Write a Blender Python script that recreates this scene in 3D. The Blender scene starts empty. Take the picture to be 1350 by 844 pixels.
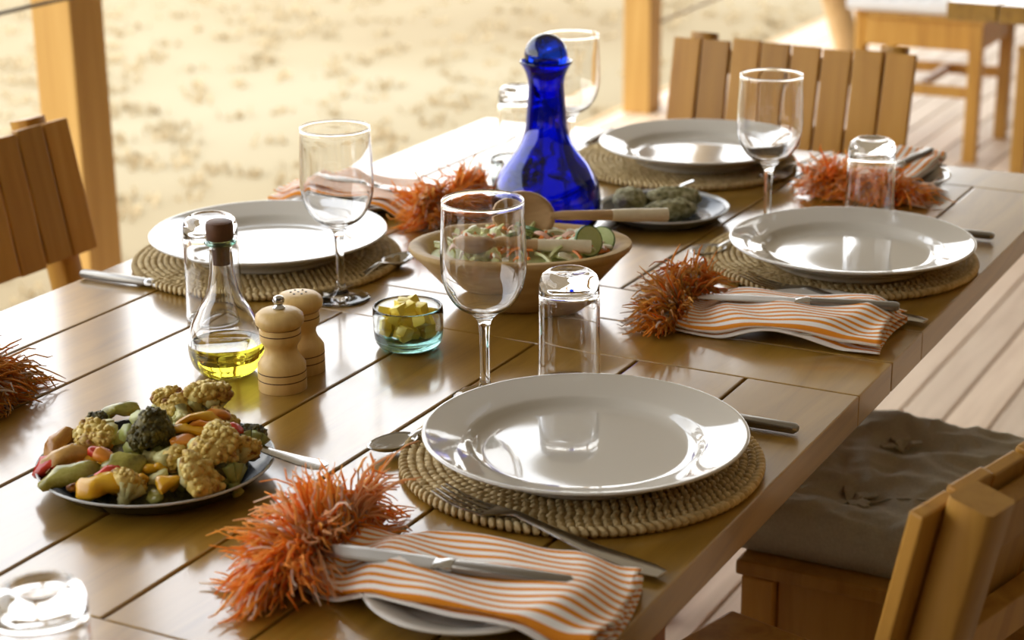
import bpy, bmesh, math, random
import numpy as np
from mathutils import Vector, Matrix, Euler, noise
random.seed(7)
SC = bpy.context.scene
COL = SC.collection
PI = math.pi
TT = 0.75                      # table top height

# ------------------------------------------------------------------ camera
cam = bpy.data.cameras.new('camera')
camo = bpy.data.objects.new('camera', cam); COL.objects.link(camo)
cam.sensor_width = 36; cam.lens = 66.34; cam.clip_end = 200
Rm = Matrix(((0.46955, 0.28154, -0.83681), (-0.88285, 0.13956, -0.44843), (-0.00946, 0.94935, 0.31409)))
camo.matrix_world = Matrix.Translation((0, 0, 1.3866)) @ Rm.to_4x4()
cam.dof.use_dof = True; cam.dof.focus_distance = 1.76; cam.dof.aperture_fstop = 6.2
SC.camera = camo
# ------------------------------------------------------------------ sky, sun, exposure
W = bpy.data.worlds.new('sky'); SC.world = W; W.use_nodes = True
nt = W.node_tree; nt.nodes.clear()
tc = nt.nodes.new('ShaderNodeTexCoord'); sx = nt.nodes.new('ShaderNodeSeparateXYZ')
rp = nt.nodes.new('ShaderNodeValToRGB'); bg = nt.nodes.new('ShaderNodeBackground'); wo = nt.nodes.new('ShaderNodeOutputWorld')
nt.links.new(tc.outputs['Generated'], sx.inputs[0]); nt.links.new(sx.outputs['Z'], rp.inputs[0])
rp.color_ramp.elements[0].position = 0.0; rp.color_ramp.elements[0].color = (1.0, .965, .90, 1)
rp.color_ramp.elements[1].position = .9; rp.color_ramp.elements[1].color = (.62, .72, .88, 1)
nt.links.new(rp.outputs[0], bg.inputs[0]); nt.links.new(bg.outputs[0], wo.inputs[0])
bg.inputs[1].default_value = 4.6
sun = bpy.data.lights.new('sun', 'SUN'); suno = bpy.data.objects.new('sun', sun); COL.objects.link(suno)
sun.energy = 2.0; sun.angle = math.radians(3); sun.color = (1, .93, .8)
suno.rotation_euler = Vector((.55, -.35, -1.5)).to_track_quat('-Z', 'Y').to_euler()
SC.view_settings.view_transform = 'Standard'; SC.view_settings.look = 'None'
SC.view_settings.gamma = 1; SC.view_settings.use_curve_mapping = False
SC.view_settings.exposure = 0.0
cy = SC.cycles
cy.max_bounces = 18; cy.transmission_bounces = 16; cy.glossy_bounces = 6; cy.diffuse_bounces = 5; cy.transparent_max_bounces = 8
cy.use_denoising = True; cy.sample_clamp_indirect = 12
cy.caustics_refractive = True; cy.caustics_reflective = False; cy.blur_glossy = .3

# ------------------------------------------------------------------ materials
MATS = {}
def mat(name, color=(.8, .8, .8), rough=.5, spec=.5, metal=0, trans=0, ior=1.45, coat=0, coat_rough=.05):
    m = bpy.data.materials.new(name); m.use_nodes = True
    b = m.node_tree.nodes['Principled BSDF']
    b.inputs['Base Color'].default_value = (*color, 1); b.inputs['Roughness'].default_value = rough
    b.inputs['Metallic'].default_value = metal; b.inputs['IOR'].default_value = ior
    b.inputs['Specular IOR Level'].default_value = spec
    b.inputs['Transmission Weight'].default_value = trans
    b.inputs['Coat Weight'].default_value = coat; b.inputs['Coat Roughness'].default_value = coat_rough
    MATS[name] = m
    return m
def N(m, t, **kw):
    n = m.node_tree.nodes.new(t)
    for k, v in kw.items():
        if k in n.inputs.keys(): n.inputs[k].default_value = v
        else: setattr(n, k, v)
    return n
def L(m, a, b): m.node_tree.links.new(a, b)
def bsdf(m): return m.node_tree.nodes['Principled BSDF']
def ramp(m, stops):
    r = N(m, 'ShaderNodeValToRGB'); e = r.color_ramp.elements
    while len(e) < len(stops): e.new(.5)
    for el, (p, c) in zip(e, stops): el.position = p; el.color = (*c, 1)
    return r
def coords(m, scale=(1, 1, 1), kind='Object', rnd=True):
    c = N(m, 'ShaderNodeTexCoord'); mp = N(m, 'ShaderNodeMapping'); mp.inputs['Scale'].default_value = scale
    L(m, c.outputs[kind], mp.inputs['Vector'])
    if rnd:
        oi = N(m, 'ShaderNodeObjectInfo'); mu = N(m, 'ShaderNodeMath', operation='MULTIPLY'); mu.inputs[1].default_value = 37
        L(m, oi.outputs['Random'], mu.inputs[0])
        cx = N(m, 'ShaderNodeCombineXYZ'); L(m, mu.outputs[0], cx.inputs[0]); L(m, mu.outputs[0], cx.inputs[1]); L(m, mu.outputs[0], cx.inputs[2])
        L(m, cx.outputs[0], mp.inputs['Location'])
    return mp.outputs[0]
def bump(m, height, strength=.3, dist=.002):
    b = N(m, 'ShaderNodeBump'); b.inputs['Strength'].default_value = strength; b.inputs['Distance'].default_value = dist
    L(m, height, b.inputs['Height']); L(m, b.outputs[0], bsdf(m).inputs['Normal'])
def wood(name, c1, c2, c3, scale=(2, 30, 30), rough=.4, vary=.25, coat=0, coat_rough=.1, bmp=.15, ior=1.45):
    m = mat(name, c2, rough, coat=coat, coat_rough=coat_rough, ior=ior)
    v = coords(m, scale)
    n1 = N(m, 'ShaderNodeTexNoise', Scale=1.0, Detail=6.0, Roughness=.6, Distortion=1.2); L(m, v, n1.inputs['Vector'])
    r = ramp(m, [(.3, c1), (.5, c2), (.72, c3)]); L(m, n1.outputs['Fac'], r.inputs[0])
    oi = N(m, 'ShaderNodeObjectInfo'); mr = N(m, 'ShaderNodeMapRange'); mr.inputs['To Min'].default_value = 1 - vary; mr.inputs['To Max'].default_value = 1 + vary
    L(m, oi.outputs['Random'], mr.inputs['Value'])
    hs = N(m, 'ShaderNodeHueSaturation'); L(m, mr.outputs[0], hs.inputs['Value']); L(m, r.outputs[0], hs.inputs['Color'])
    L(m, hs.outputs[0], bsdf(m).inputs['Base Color'])
    bump(m, n1.outputs['Fac'], bmp, .001)
    return m
def mottled(name, stops, scale=40, rough=.5, bmp=.3, dist=.002, rnd=True, detail=5, **kw):
    m = mat(name, stops[0][1], rough, **kw)
    n1 = N(m, 'ShaderNodeTexNoise', Scale=scale, Detail=float(detail), Roughness=.6); L(m, coords(m, rnd=rnd), n1.inputs['Vector'])
    r = ramp(m, stops); L(m, n1.outputs['Fac'], r.inputs[0]); L(m, r.outputs[0], bsdf(m).inputs['Base Color'])
    if bmp: bump(m, n1.outputs['Fac'], bmp, dist)
    return m
def attr_mat(name, rough=.7, trans=0):
    m = mat(name, (.8, .5, .3), rough, spec=.3)
    a = N(m, 'ShaderNodeAttribute', attribute_name='Col'); L(m, a.outputs['Color'], bsdf(m).inputs['Base Color'])
    return m

table_wood = wood('table_wood', (.23, .118, .012), (.32, .172, .021), (.39, .218, .033), (3, 26, 26), .33, .12, coat=1, coat_rough=.13, bmp=.06)
bsdf(table_wood).inputs['Coat IOR'].default_value = 1.75
table_under = wood('table_frame_wood', (.17, .06, .014), (.24, .09, .024), (.3, .12, .035), (3, 26, 26), .35, .1)
chair_wood = wood('chair_wood', (.37, .17, .022), (.46, .23, .034), (.53, .285, .052), (28, 28, 2.2), .42, .18)
deck_wood = wood('deck_wood', (.52, .38, .25), (.63, .475, .325), (.70, .55, .39), (1.6, 22, 22), .6, .12)
post_wood = wood('post_wood', (.42, .22, .045), (.50, .28, .065), (.56, .33, .09), (20, 20, 1.2), .5, .1)
pole_wood = wood('pole_wood', (.5, .33, .15), (.58, .4, .19), (.64, .46, .24), (20, 20, 1.5), .5, .1)
mill_wood = wood('mill_wood', (.62, .40, .135), (.70, .47, .175), (.76, .53, .215), (60, 60, 8), .38, .06)
bowl_wood = wood('bowl_wood', (.40, .255, .095), (.51, .34, .14), (.58, .405, .185), (6, 40, 60), .5, .08)
spoon_wood = wood('spoon_wood', (.36, .21, .09), (.45, .28, .13), (.52, .34, .17), (8, 60, 60), .5, .1)
cork_wood = wood('cork_wood', (.05, .02, .008), (.10, .04, .015), (.15, .065, .025), (60, 60, 20), .55, .1)
dark_line = mat('burnt_groove', (.10, .035, .012), .6)
ceramic = mat('ceramic', (.575, .54, .475), .06, ior=1.55, coat=.6, coat_rough=.02)
glass = mat('clear_glass', (1, 1, 1), 0.0, trans=1, ior=1.48)
aqua_base = mat('aqua_base_glass', (.50, .90, .85), .01, trans=1, ior=1.46)
aqua_glass = mat('aqua_glass', (.93, .99, .985), .01, trans=1, ior=1.46)
green_lip = mat('green_tinted_glass', (.55, .85, .75), .01, trans=1, ior=1.48)
blue_glass = mat('blue_glass', (.006, .034, .50), .01, trans=1, ior=1.5)
oil = mat('olive_oil', (.80, .72, .06), .0, trans=1, ior=1.44)
blade_steel = mat('blade_steel', (.44, .43, .41), .3, metal=1)
steel = mat('steel', (.55, .54, .52), .2, metal=1)
steel_dark = mat('brushed_steel', (.27, .25, .22), .32, metal=1)
bone = mottled('bone', [(.3, (.62, .52, .34)), (.7, (.74, .66, .48))], 60, .35, .1)
bone_end = mat('bone_end', (.10, .07, .04), .5)
linen = mottled('linen', [(.3, (.42, .40, .31)), (.7, (.52, .50, .395))], 300, .9, .5, .001)
white_linen = mottled('white_linen', [(.3, (.78, .77, .75)), (.7, (.86, .85, .83))], 200, .9, .4, .001)
straw = mottled('straw', [(.3, (.38, .26, .105)), (.5, (.56, .42, .20)), (.75, (.70, .56, .31))], 120, .65, .3, .001)
black_enamel = mottled('black_enamel', [(.55, (.012, .013, .014)), (.72, (.02, .022, .022)), (.78, (.16, .17, .16))], 120, .2, 0, spec=.25)
navy_enamel = mottled('grey_blue_enamel', [(.4, (.075, .085, .10)), (.75, (.12, .13, .15))], 30, .14, 0)
rim_sheen = mat('pale_rim_sheen', (.55, .56, .56), .15)  # pale colour paints the sky's reflection onto the plate rims
cauli = mottled('roast_cauliflower', [(.36, (.26, .10, .012)), (.47, (.60, .42, .09)), (.7, (.76, .62, .22))], 70, .5, .6, .003)
cauli_stem = mottled('cauliflower_stem', [(.35, (.50, .46, .16)), (.7, (.66, .62, .30))], 40, .4, .2)
broc = mottled('roast_broccoli', [(.35, (.022, .017, .002)), (.52, (.080, .066, .006)), (.72, (.21, .16, .02))], 130, .55, .8, .004)
broc_stem = mottled('broccoli_stem', [(.35, (.22, .24, .05)), (.7, (.36, .36, .10))], 40, .4, .2)
yellow_pep = mottled('yellow_pepper', [(.3, (.62, .28, .01)), (.6, (.74, .42, .02))], 30, .22, .1)
orange_pep = mottled('orange_vegetable', [(.3, (.60, .19, .015)), (.6, (.72, .28, .03))], 30, .28, .1)
red_pep = mottled('red_pepper', [(.3, (.40, .02, .01)), (.6, (.60, .05, .02))], 30, .2, .1)
green_veg = mottled('roast_courgette', [(.3, (.11, .09, .012)), (.5, (.30, .27, .05)), (.7, (.46, .41, .12))], 60, .22, .2)
root_veg = mottled('roast_root', [(.3, (.36, .15, .025)), (.6, (.60, .34, .09))], 40, .25, .2)
patty_m = mottled('herb_patty', [(.32, (.08, .075, .03)), (.46, (.28, .26, .11)), (.66, (.54, .50, .30))], 150, .7, 1.0, .004)
cube_m = mottled('yellow_cube', [(.3, (.92, .68, .03)), (.65, (.97, .82, .15))], 50, .35, .1)
nut_m = mottled('brown_lump', [(.3, (.30, .17, .09)), (.7, (.55, .42, .30))], 60, .7, .3)
s_green = mottled('salad_green', [(.3, (.46, .52, .17)), (.65, (.74, .76, .42))], 50, .4, .2)
s_white = mottled('salad_white', [(.3, (.80, .78, .55)), (.65, (.88, .87, .72))], 50, .4, .2)
s_orange = mottled('salad_carrot', [(.3, (.82, .20, .03)), (.65, (.90, .33, .07))], 50, .4, .1)
s_cuc = mottled('salad_cucumber', [(.3, (.50, .60, .25)), (.65, (.62, .70, .38))], 60, .3, .1)
s_skin = mat('cucumber_skin', (.07, .14, .03), .35)
s_pink = mottled('salad_radish', [(.3, (.75, .42, .32)), (.65, (.80, .62, .52))], 50, .4, .1)
rope_m = mat('cable', (.10, .09, .08), .5)
guy_m = mat('guy_rope', (.30, .22, .14), .8)
canvas_m = mat('canvas', (.20, .17, .125), .9)
shade_wall_m = mat('shade_wall_dark', (.075, .06, .045), .95)  # dark tone for the added walls that hold back light
fringe_m = attr_mat('fringe_yarn', .75)
_n = fringe_m.node_tree; _t = _n.nodes.new('ShaderNodeBsdfTranslucent'); _x = _n.nodes.new('ShaderNodeMixShader'); _x.inputs[0].default_value = .55
L(fringe_m, [n for n in _n.nodes if n.type == 'ATTRIBUTE'][0].outputs['Color'], _t.inputs[0]); L(fringe_m, bsdf(fringe_m).outputs[0], _x.inputs[1]); L(fringe_m, _t.outputs[0], _x.inputs[2]); L(fringe_m, _x.outputs[0], _n.nodes['Material Output'].inputs[0])
grass_m = attr_mat('dry_grass', .9)
_n = grass_m.node_tree; _t = _n.nodes.new('ShaderNodeBsdfTranslucent'); _x = _n.nodes.new('ShaderNodeMixShader'); _x.inputs[0].default_value = .5
L(grass_m, [n for n in _n.nodes if n.type == 'ATTRIBUTE'][0].outputs['Color'], _t.inputs[0]); L(grass_m, bsdf(grass_m).outputs[0], _x.inputs[1]); L(grass_m, _t.outputs[0], _x.inputs[2]); L(grass_m, _x.outputs[0], _n.nodes['Material Output'].inputs[0])
# striped cotton
stripe_m = mat('striped_cotton', (.8, .75, .68), .9, spec=.2)
uv = N(stripe_m, 'ShaderNodeUVMap'); sp = N(stripe_m, 'ShaderNodeSeparateXYZ'); L(stripe_m, uv.outputs[0], sp.inputs[0])
mp_ = N(stripe_m, 'ShaderNodeMath', operation='MULTIPLY'); mp_.inputs[1].default_value = 1 / .0098; L(stripe_m, sp.outputs[0], mp_.inputs[0])
fr = N(stripe_m, 'ShaderNodeMath', operation='FRACT'); L(stripe_m, mp_.outputs[0], fr.inputs[0])
rs = ramp(stripe_m, [(.0, (.88, .835, .78)), (.50, (.88, .835, .78)), (.56, (.74, .26, .022)), (.94, (.74, .26, .022)), (1.0, (.88, .835, .78))])
L(stripe_m, fr.outputs[0], rs.inputs[0]); L(stripe_m, rs.outputs[0], bsdf(stripe_m).inputs['Base Color'])
wn = N(stripe_m, 'ShaderNodeTexNoise', Scale=900.0, Detail=1.0); L(stripe_m, coords(stripe_m), wn.inputs['Vector']); bump(stripe_m, wn.outputs['Fac'], .4, .0008)
# dry ground
ground_m = mat('dry_ground', (.24, .18, .1), .95, spec=.1)
gn = N(ground_m, 'ShaderNodeTexNoise', Scale=.28, Detail=4.0, Roughness=.5); L(ground_m, coords(ground_m, rnd=False), gn.inputs['Vector'])
gr = ramp(ground_m, [(.3, (.235, .17, .09)), (.5, (.285, .22, .125)), (.7, (.32, .26, .16))]); L(ground_m, gn.outputs['Fac'], gr.inputs[0]); L(ground_m, gr.outputs[0], bsdf(ground_m).inputs['Base Color'])
# canvas lets daylight through
ct = canvas_m.node_tree; tl = ct.nodes.new('ShaderNodeBsdfTranslucent'); tl.inputs[0].default_value = (.62, .50, .34, 1)
mx = ct.nodes.new('ShaderNodeMixShader'); mx.inputs[0].default_value = .10
ct.links.new(bsdf(canvas_m).outputs[0], mx.inputs[1]); ct.links.new(tl.outputs[0], mx.inputs[2]); ct.links.new(mx.outputs[0], ct.nodes['Material Output'].inputs[0])

# ------------------------------------------------------------------ mesh helpers
class MB:
    def __init__(s): s.v = []; s.f = []; s.col = None
    def add(s, v, f):
        o = len(s.v); s.v += [tuple(p) for p in v]; s.f += [tuple(i + o for i in q) for q in f]; return s
    def box(s, x0, x1, y0, y1, z0, z1, M=None):
        v = [(x, y, z) for x in (x0, x1) for y in (y0, y1) for z in (z0, z1)]
        if M is not None: v = [M @ Vector(p) for p in v]
        return s.add(v, [(0, 1, 3, 2), (4, 6, 7, 5), (0, 4, 5, 1), (2, 3, 7, 6), (0, 2, 6, 4), (1, 5, 7, 3)])
    def lathe(s, prof, seg=48, sx=1, sy=1, closed=False):
        v = []; f = []; rings = []
        for r, z in prof:
            if r < 1e-6: rings.append([len(v)]); v.append((0, 0, z))
            else:
                rings.append(list(range(len(v), len(v) + seg)))
                v += [(r * sx * math.cos(2 * PI * k / seg), r * sy * math.sin(2 * PI * k / seg), z) for k in range(seg)]
        pairs = list(zip(rings[:-1], rings[1:])) + ([(rings[-1], rings[0])] if closed else [])
        for a, b in pairs:
            for k in range(seg):
                k2 = (k + 1) % seg
                if len(a) == 1 and len(b) == 1: continue
                if len(a) == 1: f.append((a[0], b[k2], b[k]))
                elif len(b) == 1: f.append((a[k], a[k2], b[0]))
                else: f.append((a[k], a[k2], b[k2], b[k]))
        return s.add(v, f)
    def sweep(s, path, wid, thk, up=Vector((0, 0, 1)), n=8, power=.6):
        """rounded-rectangle section swept along a path; wid across, thk along up"""
        P = [Vector(p) for p in path]; v = []; f = []
        for i, p in enumerate(P):
            t = (P[min(i + 1, len(P) - 1)] - P[max(i - 1, 0)]).normalized()
            side = t.cross(up)
            side = side.normalized() if side.length > 1e-6 else Vector((1, 0, 0))
            u2 = side.cross(t).normalized()
            w = wid[i] / 2 if hasattr(wid, '__len__') else wid / 2; h = thk[i] / 2 if hasattr(thk, '__len__') else thk / 2
            for k in range(n):
                a = 2 * PI * (k + .5) / n; c, d = math.cos(a), math.sin(a)
                v.append(p + side * w * math.copysign(abs(c) ** power, c) + u2 * h * math.copysign(abs(d) ** power, d))
        for i in range(len(P) - 1):
            for k in range(n):
                k2 = (k + 1) % n; f.append((i * n + k, i * n + k2, (i + 1) * n + k2, (i + 1) * n + k))
        f.append(tuple(range(n))[::-1]); f.append(tuple((len(P) - 1) * n + k for k in range(n)))
        return s.add(v, f)
    def tube(s, path, r, n=8): return s.sweep(path, [2 * x for x in r] if hasattr(r, '__len__') else 2 * r, [2 * x for x in r] if hasattr(r, '__len__') else 2 * r, Vector((.01, .02, 1)).normalized(), n, 1.0)
    def ball(s, c, rad, seg=8, rings=5, M=None, jit=0, freq=30, seed=0):
        rx, ry, rz = rad if hasattr(rad, '__len__') else (rad,) * 3
        v = []; f = []; c = Vector(c)
        def put(x, y, z):
            p = Vector((x * rx, y * ry, z * rz))
            if jit: p *= 1 + jit * noise.noise(Vector((x, y, z)) * freq + Vector((seed, seed * 1.7, 3)))
            if M is not None: p = M @ p
            v.append(c + p)
        put(0, 0, 1)
        for i in range(1, rings):
            th = PI * i / rings
            for k in range(seg): ph = 2 * PI * k / seg; put(math.sin(th) * math.cos(ph), math.sin(th) * math.sin(ph), math.cos(th))
        put(0, 0, -1)
        for k in range(seg): f.append((0, 1 + k, 1 + (k + 1) % seg))
        for i in range(rings - 2):
            a = 1 + i * seg
            for k in range(seg): k2 = (k + 1) % seg; f.append((a + k, a + seg + k, a + seg + k2, a + k2))
        a = 1 + (rings - 2) * seg; e = len(v) - 1
        for k in range(seg): f.append((a + k, e, a + (k + 1) % seg))
        return s.add(v, f)
    def mesh(s, name, m, smooth=True, angle=35, bevel=0):
        me = bpy.data.meshes.new(name); me.from_pydata(s.v, [], s.f); me.validate()
        if bevel:
            b = bmesh.new(); b.from_mesh(me)
            bmesh.ops.bevel(b, geom=list(b.edges), offset=bevel, segments=2, profile=.6, affect='EDGES')
            b.to_mesh(me); b.free()
        b = bmesh.new(); b.from_mesh(me); bmesh.ops.recalc_face_normals(b, faces=b.faces); b.to_mesh(me); b.free()
        if s.col is not None:
            at = me.color_attributes.new('Col', 'FLOAT_COLOR', 'POINT')
            at.data.foreach_set('color', np.asarray(s.col, dtype=np.float32).ravel())
        if smooth:
            me.polygons.foreach_set('use_smooth', [True] * len(me.polygons)); me.set_sharp_from_angle(angle=math.radians(angle))
        me.materials.append(m)
        return me
def O(name, me, parent=None, loc=(0, 0, 0), rot=(0, 0, 0), label=None, cat=None, group=None, kind=None):
    o = bpy.data.objects.new(name, me); COL.objects.link(o); o.parent = parent; o.location = loc; o.rotation_euler = rot
    for k, v in (('label', label), ('category', cat), ('group', group), ('kind', kind)):
        if v: o[k] = v
    return o
def E(name, label, cat, loc=(0, 0, 0), rotz=0, group=None): return O(name, None, None, loc, (0, 0, rotz), label, cat, group)
def dup(root, loc, rot, label=None, group=None):
    r = root.copy(); COL.objects.link(r); r.location = loc; r.rotation_euler = rot if hasattr(rot, '__len__') else (0, 0, rot)
    if label: r['label'] = label
    if group: r['group'] = group
    for ch in list(root.children):
        c = ch.copy(); COL.objects.link(c); c.parent = r
        for g in ch.children:
            d = g.copy(); COL.objects.link(d); d.parent = c
    return r
def bx(x0, x1, y0, y1, z0, z1, m, bevel=.002, name='box'): return MB().box(x0, x1, y0, y1, z0, z1).mesh(name, m, bevel=bevel, smooth=False)
def cr(prof, n=5):
    """profile densified with a centripetal spline through its points"""
    P_ = [np.array(p, float) for p in prof]; out = []
    P_ = [2 * P_[0] - P_[1]] + P_ + [2 * P_[-1] - P_[-2]]
    for i in range(1, len(P_) - 2):
        p0, p1, p2, p3 = P_[i - 1:i + 3]
        t1 = np.linalg.norm(p1 - p0) ** .5; t2 = t1 + np.linalg.norm(p2 - p1) ** .5; t3 = t2 + np.linalg.norm(p3 - p2) ** .5
        for k in range(n):
            t = t1 + (t2 - t1) * k / n
            a1 = (t1 - t) / t1 * p0 + t / t1 * p1; a2 = (t2 - t) / (t2 - t1) * p1 + (t - t1) / (t2 - t1) * p2; a3 = (t3 - t) / (t3 - t2) * p2 + (t - t2) / (t3 - t2) * p3
            b1 = (t2 - t) / t2 * a1 + t / t2 * a2; b2 = (t3 - t) / (t3 - t1) * a2 + (t - t1) / (t3 - t1) * a3
            c = (t2 - t) / (t2 - t1) * b1 + (t - t1) / (t2 - t1) * b2
            out.append((max(0.0, c[0]) if c[0] > 1e-5 else 0.0, c[1]))
    out.append(tuple(P_[-2]))
    res = [out[0]]
    for q in out[1:]:
        if q[0] == 0 and res[-1][0] == 0: continue
        res.append(q)
    return res

# ------------------------------------------------------------------ setting
ground = MB(); ng = 60
xs = np.linspace(-30, 70, ng); ys = np.linspace(-40, 70, ng)
ground.add([(x, y, -.5 + .05 * noise.noise(Vector((x * .3, y * .3, 0)))) for y in ys for x in xs], [(j * ng + i, j * ng + i + 1, (j + 1) * ng + i + 1, (j + 1) * ng + i) for j in range(ng - 1) for i in range(ng - 1)])
O('ground', ground.mesh('ground', ground_m), kind='structure')
floor = O('floor', bx(-3, 14, -3.2, 2.72, -.16, -.04, table_under, 0), kind='structure')
pl_me = bx(0, 17, 0, .0865, -.035, 0, deck_wood, .003, 'plank')
v0 = .997 - .0925 * 45
for k in range(64):
    O('plank', pl_me, floor, (-3, v0 + .0925 * k + .003, 0))
O('trim_1', bx(-3, 14, 2.735, 2.77, -.3, 0.0, post_wood, .003), kind='structure')
# canvas roof of the open sided shelter, plus added unseen walls that dim the inside
def cloth(name, pts, nu=24, nv=8, sag=.05, m_=None):
    a, b, c, d = [Vector(p) for p in pts]; m = MB(); v = []
    for j in range(nv + 1):
        for i in range(nu + 1):
            s_, t_ = i / nu, j / nv
            p = (a * (1 - s_) + b * s_) * (1 - t_) + (d * (1 - s_) + c * s_) * t_
            p.z -= sag * math.sin(PI * t_) * (1 + .4 * math.sin(i * 1.3)); v.append(p)
    m.add(v, [(j * (nu + 1) + i, j * (nu + 1) + i + 1, (j + 1) * (nu + 1) + i + 1, (j + 1) * (nu + 1) + i) for j in range(nv) for i in range(nu)])
    return O(name, m.mesh(name, m_ or canvas_m), kind='structure')
cloth('ceiling', [(-3.2, -3.3, 2.95), (20, -3.3, 2.95), (20, 2.75, 2.62), (-3.2, 2.75, 2.62)])
cloth('shade_wall_right', [(-3.2, -3.3, 0), (20, -3.3, 0), (20, -3.3, 2.95), (-3.2, -3.3, 2.95)], sag=0, m_=shade_wall_m)  # added out of view to keep near faces and reflections dim
cloth('shade_wall_back', [(-3.2, -3.3, 0), (-3.2, 2.75, 0), (-3.2, 2.75, 2.62), (-3.2, -3.3, 2.95)], sag=0, m_=shade_wall_m)  # unseen, added so the plates reflect no brightness from behind
cloth('shade_panel_left', [(-3.2, 2.75, 0), (1.7, 2.75, 0), (1.7, 2.75, .85), (-3.2, 2.75, .85)], sag=0, m_=shade_wall_m)   # unseen low panel, added to block sky light from the near deck
# dry grass tufts on the open ground
rng = np.random.default_rng(3)
gm = MB(); gv = []; gf = []; gc = []
cnt = 0
while cnt < 9000:
    x, y = rng.uniform(2, 26), rng.uniform(3.0, 26)
    dens = noise.noise(Vector((x * .35, y * .35, 5)))
    cnt += 1; big = rng.random() < .05
    hgt = rng.uniform(.015, .04) * (1.8 if big else 1); sh = rng.uniform(.9, 1.1) * (.9 if big else 1)
    for k in range(9):
        a = rng.uniform(0, 2 * PI); lean = rng.uniform(.1, .8) * hgt; o = len(gv); r0 = rng.uniform(0, .09)
        bx_, by_ = x + r0 * math.cos(a), y + r0 * math.sin(a); w = rng.uniform(.008, .02)
        h2 = hgt * rng.uniform(.6, 1.1); dx, dy = math.cos(a) * lean, math.sin(a) * lean; px, py = -math.sin(a) * w, math.cos(a) * w
        gv += [(bx_ - px, by_ - py, -.52), (bx_ + px, by_ + py, -.52), (bx_ + dx * .4 + px * .7, by_ + dy * .4 + py * .7, -.5 + h2 * .6), (bx_ + dx * .4 - px * .7, by_ + dy * .4 - py * .7, -.5 + h2 * .6), (bx_ + dx, by_ + dy, -.5 + h2)]
        gf += [(o, o + 1, o + 2, o + 3), (o + 3, o + 2, o + 4)]
        c = np.array((.50, .395, .24)) * sh * rng.uniform(.85, 1.15); gc += [(*c, 1)] * 5
gm.v = gv; gm.f = gf; gm.col = gc
O('dry_grass', gm.mesh('dry_grass', grass_m, smooth=False), label='dry straw coloured grass growing on the open ground', cat='grass', kind='stuff')

# posts, rail cables, tent pole
def post(u, v, h, label):
    t = E('wooden_post', label, 'post', (u, v, 0))
    O('shaft', bx(-.05, .05, -.05, .05, 0, h, post_wood, .004), t)
    O('bolt', MB().lathe([(0, -.012), (.012, -.012), (.012, 0), (.006, .004), (0, .004)], 10).mesh('bolt', steel_dark), t, (0, -.05, .86), (PI / 2, 0, 0))
    return t
post(2.91, 2.56, 2.5, 'square wooden post standing behind the chair on the left side of the table')
post(5.96, 2.67, 2.5, 'square wooden post farther off, between the blue carafe and the head chair')
O('rail_cable', MB().tube([(-3, 2.50, .81), (0, 2.5, .80), (2.87, 2.505, .835)], .004, 6).mesh('rail_cable', rope_m), label='thin dark cable running to the nearer wooden post', cat='cable')
O('guy_rope', MB().tube([(5.99, 2.62, .31), (8, 2.66, .33), (13, 2.7, .36)], .006, 6).mesh('guy_rope', guy_m), label='thin blurred rope running away from the farther wooden post', cat='rope')
O('tent_pole', MB().tube([(7.42, 2.40, 0), (7.2, 2.5, .55), (6.42, 2.80, 2.45)], .055, 14).mesh('tent_pole', pole_wood), label='leaning round wooden pole behind the head chair', cat='pole')

# ------------------------------------------------------------------ tables
TV = [.504, .6185, .735, .8515, .969, 1.088, 1.207, 1.32, 1.428]
def table(u0, u1, label, bread0=True):
    t = E('dining_table', label, 'table', (u0, .504, 0), 0)
    ln = u1 - u0; w = TV[-1] - TV[0]; g = .0017
    for a in (0, ln - .105):
        O('breadboard_end', bx(a + .0006, a + .1044, 0, w, TT - .032, TT, table_wood, .0015, 'breadboard_end'), t)
    for k in range(8):
        y0, y1 = TV[k] - TV[0] + (g if k else 0), TV[k + 1] - TV[0] - (g if k < 7 else 0)
        O('plank', bx(.1052, ln - .1052, y0, y1, TT - .032, TT, table_wood, .0015, 'plank'), t)
    for y in (.10, w - .12): O('apron', bx(.12, ln - .12, y, y + .02, TT - .11, TT - .033, table_under, .001, 'apron'), t)
    for x in (.09, ln - .11): O('apron', bx(x, x + .02, .12, w - .12, TT - .11, TT - .033, table_under, .001, 'apron'), t)
    O('gap_underlay', bx(.13, ln - .13, .13, w - .13, TT - .045, TT - .0325, table_under, 0, 'gap_underlay'), t)  # added sheet under the planks, stops light through the gaps
    for x in (.08, ln - .14):
        for y in (.30, w - .36): O('leg', bx(x, x + .06, y, y + .06, 0, TT - .034, table_under, .003, 'leg'), t)
    return t
table(-.02, .8445, 'wooden plank table nearest, under the inverted tumbler at the bottom corner')
table(.8455, 1.7445, 'wooden plank table in the middle, under the roast vegetable plate and oil bottle')
table(1.7455, 2.585, 'wooden plank table at the far end, under the blue carafe and green patties')
t = E('dining_table', 'far wooden table cut off at the top right corner', 'table', (4.06, 1.10, 0), math.radians(-3))
for k in range(8): O('plank', bx(0, .98, -.115 * (k + 1) + .002, -.115 * k - .002, .71, .75, table_wood, .002, 'plank'), t)
O('pedestal', MB().lathe([(0, 0), (.25, 0), (.25, .03), (.05, .06), (.045, .66), (.2, .69), (.2, .709), (0, .709)], 24).mesh('pedestal', table_under, angle=30), t, (.49, -.46, 0))

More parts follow.
